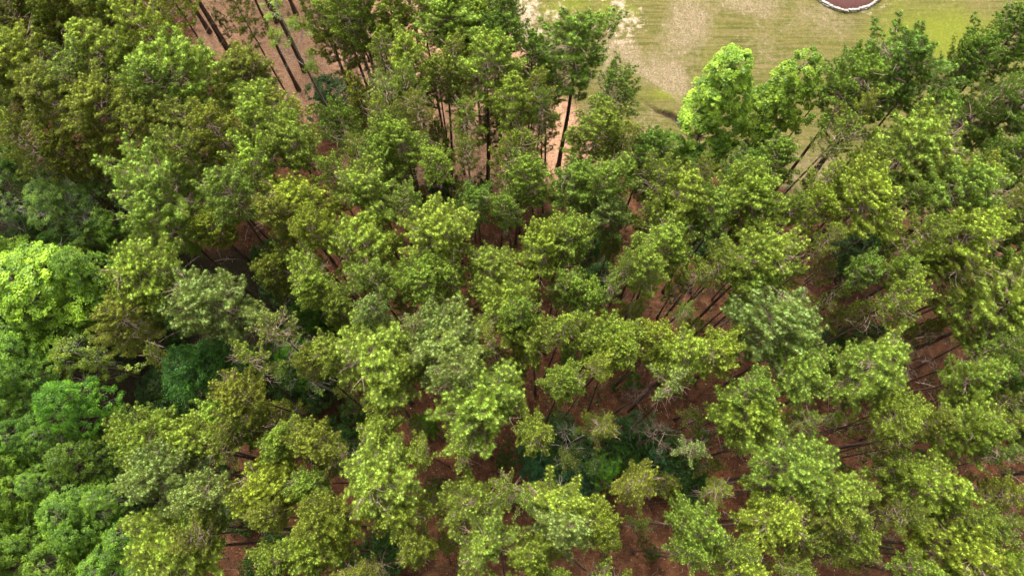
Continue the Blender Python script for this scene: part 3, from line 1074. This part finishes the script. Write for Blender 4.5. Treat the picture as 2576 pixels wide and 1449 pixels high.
def place(t, i):
    k = t['k']; rr = random.Random(i*17+3)
    if k == 'p': protos, ph, h = PINES, 21.0, (t['h'] or 21+rr.uniform(-1.2, 1.2))
    elif k == 'h': protos, ph, h = LEAFY, (17.0 if t['p'] in (4, 8) else 15.0), (t['h'] or 15.5)
    else: protos, ph, h = SHRUBS, (4.5, 5.5, 3.5)[t['p']], 4.5
    me = protos[t['p']]
    if k == 'p' and i % 2: me = protos[{0: 9, 1: 10, 5: 11, 3: 9, 4: 10, 2: 11, 6: 12}.get(t['p'], t['p'])]
    if k == 'h' and i % 2: me = protos[{0: 6, 1: 7, 2: 7}.get(t['p'], t['p'])]
    zc = h*(.80 if k == 'p' else .74 if k == 'h' else .6)
    x, y, kd = at(t['x'], t['y'], zc)
    Rw = t['r']/FPX*kd*(1+.10*min(1, max(0, (560-t['y'])/300))*(k == 'p'))
    s = Rw/BASE_R[k]*(1.21 if k == 'p' else 1.20)
    name = {'p': 'pine_tree', 'h': 'broadleaf_tree', 's': 'shrub'}[k]
    gz = ground_z(x, y)
    root = empty(name, (x, y, gz-.05)); root.rotation_euler = (0, 0, rr.uniform(0, 6.28))
    root.empty_display_size = .5
    tint, word = TINT[t['c']]
    v = rr.uniform(.9, 1.12); hu = rr.uniform(-.07, .07)
    col = (tint[0]*v*(1+hu), tint[1]*v, tint[2]*v*(1-hu), 1)
    ex = rr.uniform(.90, 1.11); dz = rr.uniform(.76, 1.0) if k == 'p' else rr.uniform(.88, 1.12)
    if k == 'p': root.rotation_euler = (rr.gauss(0, .035), rr.gauss(0, .035), root.rotation_euler[2])
    for nm, m in zip(('trunk', 'branches', 'crown'), me):
        o = link(nm, m, root)
        if k == 's' or nm == 'trunk': o.scale = (s*(1 if k == 's' else .8), s*(1 if k == 's' else .8), h/ph)
        else: sz = s*(.55+.40/max(s, .6))*dz; o.scale = (s*ex, s/ex, sz); o.location = (0, 0, h-ph*sz)
        if nm == 'crown': o.color = col
        if nm == 'branches': o['kind'] = 'stuff'
    size = 'small' if t['r'] < 46 else 'medium' if t['r'] < 70 else 'broad'
    noun = {'p': 'pine', 'h': 'hardwood', 's': 'shrub'}[k]
    form = {6: ' thin', 7: ' ragged'}.get(t['p'], '') if k == 'p' else ''
    lab = SPECIAL.get((int(t['x']), int(t['y']))) or f"{size}{form} {word} {noun}, {relation(t)}"
    skip = 1
    if len(lab.replace(',', '').split()) > 16: lab = lab.replace('medium ', '').replace('broad ', '').replace('small ', '')
    while lab in USED: lab = f"{size}{form} {word} {noun}, {relation(t, skip)}"; skip += 1
    USED.add(lab)
    tag(root, lab, 'shrub' if k == 's' else 'tree',
        {'p': 'pines of the plantation', 'h': 'broadleaf trees mixed with the pines', 's': 'shrubs under the trees'}[k])
    return root
for i, t in enumerate(TREES): place(t, i)

# ================================================================ DEAD AND BARE TREES
def grow(tb, p, d, L, rad, lvl, r, droop=0., spread=.8, k=5, kids=(3, 5)):
    n = 5; pts = [p]
    for i in range(n-1):
        d = norm(d+r.normal(size=3)*.16+np.array([0, 0, -droop*.12])); pts.append(pts[-1]+d*L/(n-1))
    tb.add(pts, np.linspace(rad, rad*.45, n), k)
    if lvl <= 0: return
    for j in range(r.integers(*kids)):
        u = .35+.65*r.random(); q = min(int(u*(n-1)), n-2); w = u*(n-1)-q
        p0 = np.array(pts[q])*(1-w)+np.array(pts[q+1])*w
        nd = norm(d*(.7)+rdir(1, r)[0]*spread+np.array([0, 0, .15-droop*.4]))
        grow(tb, p0, nd, L*(.45+.25*r.random()), max(rad*.5*(1-.4*u), .008), lvl-1, r, droop, spread, max(3, k-1), kids)
def dead_tree(px, py, z, seed, label, mat, tmat, trunk_r, limbs, L, lvl=3, lean=(0, 0), droop=0., spread=.8, leaves=None, z_first=.62, kids=(3, 5), up=.5):
    """px, py: where its top shows; z: its height"""
    r = np.random.default_rng(seed); x, y, k = at(px, py, z*.93)
    g = ground_z(x-lean[0], y-lean[1]); root = empty('dead_tree', (x-lean[0], y-lean[1], g-.05))
    tr = Tubes(); t = np.linspace(0, 1, 9)
    ax = lambda q: np.stack([lean[0]*q+.12*np.sin(q*5+seed), lean[1]*q+.12*np.cos(q*4+seed), q*z], -1)
    tr.add(ax(t), trunk_r*(1-.72*t)+.01, 8, cap=True)
    link('trunk', tr.mesh('trunk', tmat), root)
    ends = []
    for i in range(limbs):                         # every limb a part of its own
        b = Tubes(); q = z_first+(1-z_first)*(i+.5)/limbs; az = i*2.4+r.random(); p0 = ax(np.array(q))
        dd = norm(np.array([math.cos(az), math.sin(az), up+.3*r.random()]))
        grow(b, p0, dd, L*(.6+.5*r.random())*(1-.35*(q-z_first)/(1-z_first)), trunk_r*.42*(1.2-q)+.02, lvl, r, droop, spread, 5, kids)
        link('limb', b.mesh('limb', mat), root)
        for v in b.V[-40:]: ends.append(v.mean(0))
    if leaves:
        e = np.array(ends); e = e[r.permutation(len(e))[:leaves[0]]]
        V, F, Cc = leaf_cloud(e, np.full(len(e), leaves[2]), norm(r.normal(size=e.shape)+[0, 0, 1.]), r, leaves[1], .13, np.tile(np.array(leaves[3]), (len(e), 1)))
        link('leaves', make_mesh('leaves', V, F, M_LEAF, Cc), root)['kind'] = 'stuff'
    tag(root, label, 'tree', 'dead and bare trees')
    return root
dead_tree(700, 18, 18, 1, 'white barked dead tree standing over the pale straw clearing', M_GREY, M_GREY, .14, 9, 2.3, 3, (-.3, .3), leaves=(130, 34, .36, (.20, .28, .025)), z_first=.45)
dead_tree(2394, 335, 15, 2, 'dark snag with a burst of grey broken twigs near the right edge', M_GREY, M_BARK, .26, 11, 1.5, 3, (.5, .2), z_first=.86, up=.9)
dead_tree(1432, 1118, 11, 3, 'pale dead branching hardwood rising from dark green shrubs', M_GREY, M_HBARK, .08, 7, 2.2, 3, (.3, -.3), spread=1.0, z_first=.45, leaves=(26, 26, .3, (.09, .15, .02)), up=.6)
dead_tree(1500, 1165, 9, 33, 'smaller pale dead hardwood with leafy twigs beside dark green shrubs', M_GREY, M_HBARK, .07, 5, 1.4, 3, (.1, -.1), spread=1.0, z_first=.5, leaves=(34, 30, .32, (.10, .18, .02)), up=.6)
dead_tree(1603, 1000, 13, 4, 'brown dead treetop with curling drooping twigs', M_BROWNDEAD, M_BARK, .14, 8, 1.4, 3, (.9, .3), droop=1.2, z_first=.8, kids=(3, 6))
dead_tree(1618, 1060, 8, 44, 'thin brown dead sapling drooping over the dark shrubs', M_BROWNDEAD, M_BROWNDEAD, .07, 6, 1.6, 2, (.3, -.4), droop=1.4, z_first=.4)
dead_tree(2200, 1345, 12, 5, 'bare twiggy tree with a few yellow leaves near the bottom right', M_TWIG, M_BARK, .13, 10, 2.6, 3, (.4, 0), spread=1.0, z_first=.4, leaves=(22, 16, .28, (.20, .24, .03)), up=.3)
dead_tree(120, 505, 14, 6, 'pale bare limbed tree among grey green leaves at the left edge', M_GREY, M_HBARK, .16, 5, 2.8, 3, (.3, .2), z_first=.6, up=.35)
dead_tree(745, 925, 11, 7, 'crooked pale limbed tree in the bright green thicket', M_GREY, M_GREY, .13, 5, 1.9, 3, (-.9, .5), z_first=.6, leaves=(26, 34, .33, (.17, .27, .025)), up=.4)
dead_tree(700, 830, 16, 8, 'bare grey twiggy crown beside the pale pine', M_TWIG, M_BARK, .10, 8, 1.5, 3, (.2, -.2), spread=1.0, z_first=.6)
dead_tree(1665, 1090, 12, 9, 'ragged bare limbed pine with pale twigs over brown floor', M_TWIG, M_BARK, .14, 8, 1.7, 3, (.4, .1), spread=.9, z_first=.6)
dead_tree(2315, 900, 12, 10, 'thin dead pine with pale broken twigs left of the huge pine', M_TWIG, M_BARK, .12, 8, 1.6, 3, (.4, .2), z_first=.5, up=.2)
dead_tree(605, 1240, 14, 12, 'dead brush like treetop between the lower left pines', M_TWIG, M_BARK, .12, 9, 1.5, 3, (-.2, .1), z_first=.6, up=.2)
dead_tree(1715, 745, 14, 13, 'thin bare treetop above the small brown gap', M_TWIG, M_BARK, .11, 6, 1.4, 2, (.3, .1), z_first=.6, up=.3)

# a slender pine whose long bare trunk crosses the pale straw
def pine_at_base(px, py, h, s, p, tint, label):
    x, y, _ = at(px, py); root = empty('pine_tree', (x, y, ground_z(x, y)-.05)); m = PINES[p]
    o = link('trunk', m[0], root); o.scale = (.9, .9, h/21)
    o = link('branches', m[1], root); o.scale = (s, s, s); o.location = (0, 0, h-21*s); o['kind'] = 'stuff'
    o = link('crown', m[2], root); o.scale = (s, s, s); o.location = (0, 0, h-21*s); o.color = (*TINT[tint][0], 1)
    tag(root, label, 'tree', 'pines of the plantation')
pine_at_base(592, 152, 22, .8, 1, 'y', 'slender pine whose long bare trunk crosses the pale straw')
pine_at_base(952, 258, 22, .75, 6, 'o', 'thin olive pine with dark bare trunk over pale straw, top centre')
pine_at_base(752, 228, 20, .6, 6, 'o', 'thin pine with dark leaning trunk beside the white dead tree')

# ================================================================ MULCH BEDS WITH STONE EDGING
M_STONE, nt, b = new_mat('edging_stone')
tc = N(nt, 'ShaderNodeTexCoord'); oi = N(nt, 'ShaderNodeObjectInfo')
c = mixc(nt, noise(nt, tc.outputs['Object'], 7, 4, .7), (.20, .18, .155), (.42, .39, .35))
c = mixc(nt, oi.outputs['Random'], c, mixc(nt, 1.0, c, (.72, .68, .62), 'MULTIPLY'))
nt.links.new(c, b.inputs['Base Color']); b.inputs['Roughness'].default_value = .9
M_MULCH, nt, b = new_mat('red_mulch')
tc = N(nt, 'ShaderNodeTexCoord')
c = mixc(nt, ramp(nt, noise(nt, tc.outputs['Object'], 9, 4, .75, 1.), [(.35, 0.), (.7, 1.)]), (.022, .006, .005), (.085, .020, .014))
c = mixc(nt, ramp(nt, noise(nt, tc.outputs['Object'], 1.1, 3), [(.4, 0.), (.7, .6)]), c, (.06, .022, .015))
nt.links.new(c, b.inputs['Base Color']); b.inputs['Roughness'].default_value = .95
def stone_mesh(r):
    import bmesh
    bm = bmesh.new(); bmesh.ops.create_cube(bm, size=1)
    for v in bm.verts: v.co = Vector((v.co.x*.40, v.co.y*.24, v.co.z*.17))+Vector(r.normal(size=3)*.018)
    bmesh.ops.bevel(bm, geom=bm.edges[:], offset=.03, segments=1, affect='EDGES')
    me = bpy.data.meshes.new('stone'); bm.to_mesh(me); bm.free(); me.materials.append(M_STONE); return me
STONES = [stone_mesh(rng) for _ in range(5)]
def mulch_bed(cx, cy, ax, ay, label, courses, rot=0., stones=True, h=.34):
    root = empty('mulch_bed', (cx, cy, 0)); r = np.random.default_rng(5)
    n = 96; V = []; F = []
    rings = 14
    for i in range(rings+1):
        q = i/rings
        for j in range(n):
            a = j/n*2*math.pi; wv = 1+.03*math.sin(3*a+1)
            V.append((ax*q*wv*math.cos(a), ay*q*wv*math.sin(a), (.0 if i == rings else h*.85+.12*(1-q*q)+.05*r.random())))
    for i in range(rings):
        for j in range(n): F.append((i*n+j, i*n+(j+1) % n, (i+1)*n+(j+1) % n, (i+1)*n+j))
    link('mulch', make_mesh('mulch', V, np.array(F), M_MULCH, smooth=True), root)
    if stones:
        per = 2*math.pi*math.sqrt((ax*ax+ay*ay)/2); m = int(per/.43)
        for cse in range(courses):
            for j in range(m):
                a = (j+.5*(cse % 2))/m*2*math.pi+r.normal()*.004; wv = 1+.03*math.sin(3*a+1)
                o = link('stone', STONES[r.integers(0, 5)], root)
                tx_, ty_ = -ax*math.sin(a), ay*math.cos(a); jr = r.normal()*.03
                o.location = ((ax*wv+.06-.03*cse+jr)*math.cos(a), (ay*wv+.06-.03*cse+jr)*math.sin(a), .085+.172*cse)
                o.rotation_euler = (r.normal()*.05, r.normal()*.05, math.atan2(ty_, tx_)+r.normal()*.08)
    tag(root, label, 'garden bed', 'mulch beds on the lawn'); return root
bx, by, bk = at(2140, 14)
mulch_bed(bx, by+5.1, 5.0, 5.8, 'red mulch bed ringed by pale stacked stones at the top edge', 2, h=.2)
bx, by, bk = at(2576, -8)
mulch_bed(bx+2.2, by+3.2, 3.4, 3.9, 'brown mulch bed cut by the top right corner', 1, stones=False, h=.12)

# ================================================================ LITTER ON THE FOREST FLOOR
def in_view(px, py, m=60): return -m < px < 2576+m and -m < py < 1449+m
r = np.random.default_rng(77)
b = Tubes(); n = 0
while n < 900:                                     # fallen twigs, strewn everywhere under the pines
    px, py = r.random()*2576, r.random()*1449
    if py < 500 and px > 1250+max(0, (py-100)*.9): continue
    x, y, _ = at(px, py); g = ground_z(x, y)+.02; a = r.random()*6.28; L = .25+.9*r.random()**2
    p0 = np.array([x, y, g]); d = np.array([math.cos(a), math.sin(a), 0.]); s = np.array([-d[1], d[0], 0])*.15*L*r.normal()
    b.add([p0, p0+d*L*.5+s+[0, 0, .04], p0+d*L], [.018, .014, .006], 4); n += 1
o = link('fallen_twigs', b.mesh('fallen_twigs', M_TWIG)); o['kind'] = 'stuff'; tag(o, 'thin pale fallen twigs strewn over the pine straw', 'twigs')
P_ = []; 
while len(P_) < 9000:                              # chips of bark and dry cones
    px, py = r.random()*2576, r.random()*1449
    if py < 500 and px > 1300+max(0, (py-100)*.9): continue
    if 0 < px < 400 and r.random() < .7: continue
    x, y, _ = at(px, py); P_.append((x, y, ground_z(x, y)+.025))
P_ = np.array(P_); K = len(P_)
d = rdir(K, r); d[:, 2] *= .3; d = norm(d); e = norm(np.cross(d, rdir(K, r)*[.3, .3, 1.])); sz = (.04+.07*r.random((K, 1))**2)
V = np.stack([P_-d*sz, P_+e*sz*.4, P_+d*sz, P_-e*sz*.4], 1).reshape(-1, 3)
M_CHIP, nt, bb = new_mat('bark_chips'); ge = N(nt, 'ShaderNodeNewGeometry')
nt.links.new(ramp(nt, ge.outputs['Random Per Island'], [(0., (.08, .035, .02)), (.6, (.28, .13, .07)), (.9, (.42, .27, .18)), (1., (.6, .5, .4))]), bb.inputs['Base Color']); bb.inputs['Roughness'].default_value = .9
o = link('bark_litter', make_mesh('bark_litter', V, np.arange(len(V)).reshape(-1, 4), M_CHIP)); o['kind'] = 'stuff'; tag(o, 'small chips of bark and cone scales littering the forest floor', 'bark litter')
# seedlings and vines creeping over the straw
G_ = []
while len(G_) < 1500:
    px, py = r.random()*2700-60, r.random()*1540-40; x, y, _ = at(px, py)
    if fbm(np.array([x]), np.array([y]), 4.5, 210, 2)[0] < .54 or (py < 470 and px > 1250): continue
    G_.append((x, y, ground_z(x, y)+.10))
G_ = np.array(G_); gr = .12+.25*r.random(len(G_)); w_ = r.random((len(G_), 1))
V, F, Cc = leaf_cloud(G_, gr, np.tile([0, 0, 1.], (len(G_), 1)), r, 16, .12, np.array([.045, .085, .014])*(1-w_)+np.array([.12, .19, .03])*w_)
o = link('ground_cover', make_mesh('ground_cover', V, F, M_LEAF, Cc)); o['kind'] = 'stuff'; tag(o, 'low green seedlings and vines in patches on the forest floor', 'ground cover')
# fallen logs and limbs one can pick out
LOGS = [(1640, 1215, 1665, 1240, .05), (1480, 1330, 1500, 1365, .06), (2070, 1130, 2140, 1120, .07), (1800, 1218, 1850, 1212, .09), (1000, 1105, 1060, 1085, .04),
        (970, 1020, 900, 1038, .05), (1850, 1140, 1872, 1160, .04), (2020, 690, 2045, 720, .05), (640, 1300, 600, 1330, .05), (1130, 1120, 1150, 1130, .04), (2300, 940, 2330, 985, .05), (1900, 1010, 1990, 990, .06), (560, 90, 600, 70, .04), (1180, 790, 1190, 850, .06)]
for i, (x0, y0, x1, y1, rd) in enumerate(LOGS):
    a = at(x0, y0); c_ = at(x1, y1); pa = np.array([a[0], a[1], ground_z(a[0], a[1])+rd]); pb = np.array([c_[0], c_[1], ground_z(c_[0], c_[1])+rd])
    t = Tubes(); s = np.linspace(0, 1, 6); off = np.array([-(pb-pa)[1], (pb-pa)[0], 0])*.05
    pts = pa+(pb-pa)*s[:, None]+off*np.sin(s*4+i)[:, None]; t.add(pts-pa, np.linspace(rd, rd*.6, 6), 7, cap=True)
    for j in range(3):
        q = r.integers(1, 5); t.add([pts[q]-pa, pts[q]-pa+norm(rdir(1, r)[0]*[1, 1, .4]+[0, 0, .35])*.5], [rd*.4, .006], 4)
    o = link('fallen_branch', t.mesh('fallen_branch', M_BROWNDEAD), loc=pa)
    lab = 'fallen bare branch lying on the forest floor'
    k0 = dict(x=(x0+x1)/2, y=(y0+y1)/2, k='l'); l = sorted(LANDMARKS, key=lambda l: math.hypot(l[0]-k0['x'], l[1]-k0['y']))[0]
    sec = SECT[sector(k0['x']-l[0], k0['y']-l[1])]
    lab = f"fallen bare branch on the floor {sec} the {l[2]}"
    if lab in USED: lab = f"shorter fallen bare branch on the floor {sec} the {l[2]}"
    USED.add(lab)
    tag(o, lab, 'branch', 'fallen branches on the floor')

# ================================================================ THE WOOD GOING ON OUTSIDE THE FRAME
pts = []
r = np.random.default_rng(5)
for gx in np.arange(-78, 80, 5.2):
    for gy in np.arange(-36, 80, 5.2):
        x, y = gx+r.normal()*1.1, gy+r.normal()*1.1
        z = 17.; dx, dy, dz = x, y, z-CAM_H
        depth = dy*st_+(-dz)*ct; upc = dy*ct-(-dz)*st_
        px = 1288+FPX*dx/depth; py = 724.5-FPX*upc/depth
        if -110 < px < 2576+110 and -110 < py < 1449+110: continue
        bxp = 1288+FPX*x/(y*st_+CAM_H*ct); byp = 724.5-FPX*(y*ct-CAM_H*st_)/(y*st_+CAM_H*ct)
        if y > 20 and x > -2 and byp < 520: continue
        if y > 52 and x > -18: continue
        pts.append((x, y, 0))
me = bpy.data.meshes.new('woodland'); me.from_pydata(pts, [], [])
wood = link('woodland', me); wood['kind'] = 'stuff'; tag(wood, 'pine wood continuing on all sides of the plantation', 'wood')
ng = bpy.data.node_groups.new('woodland_trees', 'GeometryNodeTree')
ng.interface.new_socket('Geometry', in_out='INPUT', socket_type='NodeSocketGeometry'); ng.interface.new_socket('Geometry', in_out='OUTPUT', socket_type='NodeSocketGeometry')
gi = ng.nodes.new('NodeGroupInput'); go = ng.nodes.new('NodeGroupOutput'); jn = ng.nodes.new('GeometryNodeJoinGeometry'); jo = ng.nodes.new('GeometryNodeJoinGeometry')
src = [o for o in bpy.data.objects if o.name.startswith('pine_tree')][8]
for ch in src.children:
    oi = ng.nodes.new('GeometryNodeObjectInfo'); oi.inputs['Object'].default_value = ch; oi.transform_space = 'ORIGINAL'; ng.links.new(oi.outputs['Geometry'], jn.inputs[0])
ip = ng.nodes.new('GeometryNodeInstanceOnPoints'); rv = ng.nodes.new('FunctionNodeRandomValue'); rv.data_type = 'FLOAT_VECTOR'
rv.inputs[0].default_value = (0, 0, 0); rv.inputs[1].default_value = (0, 0, 6.28)
ng.links.new(gi.outputs[0], ip.inputs['Points']); ng.links.new(jn.outputs[0], ip.inputs['Instance']); ng.links.new(rv.outputs[0], ip.inputs['Rotation'])
ng.links.new(ip.outputs[0], go.inputs[0])
md = wood.modifiers.new('trees', 'NODES'); md.node_group = ng
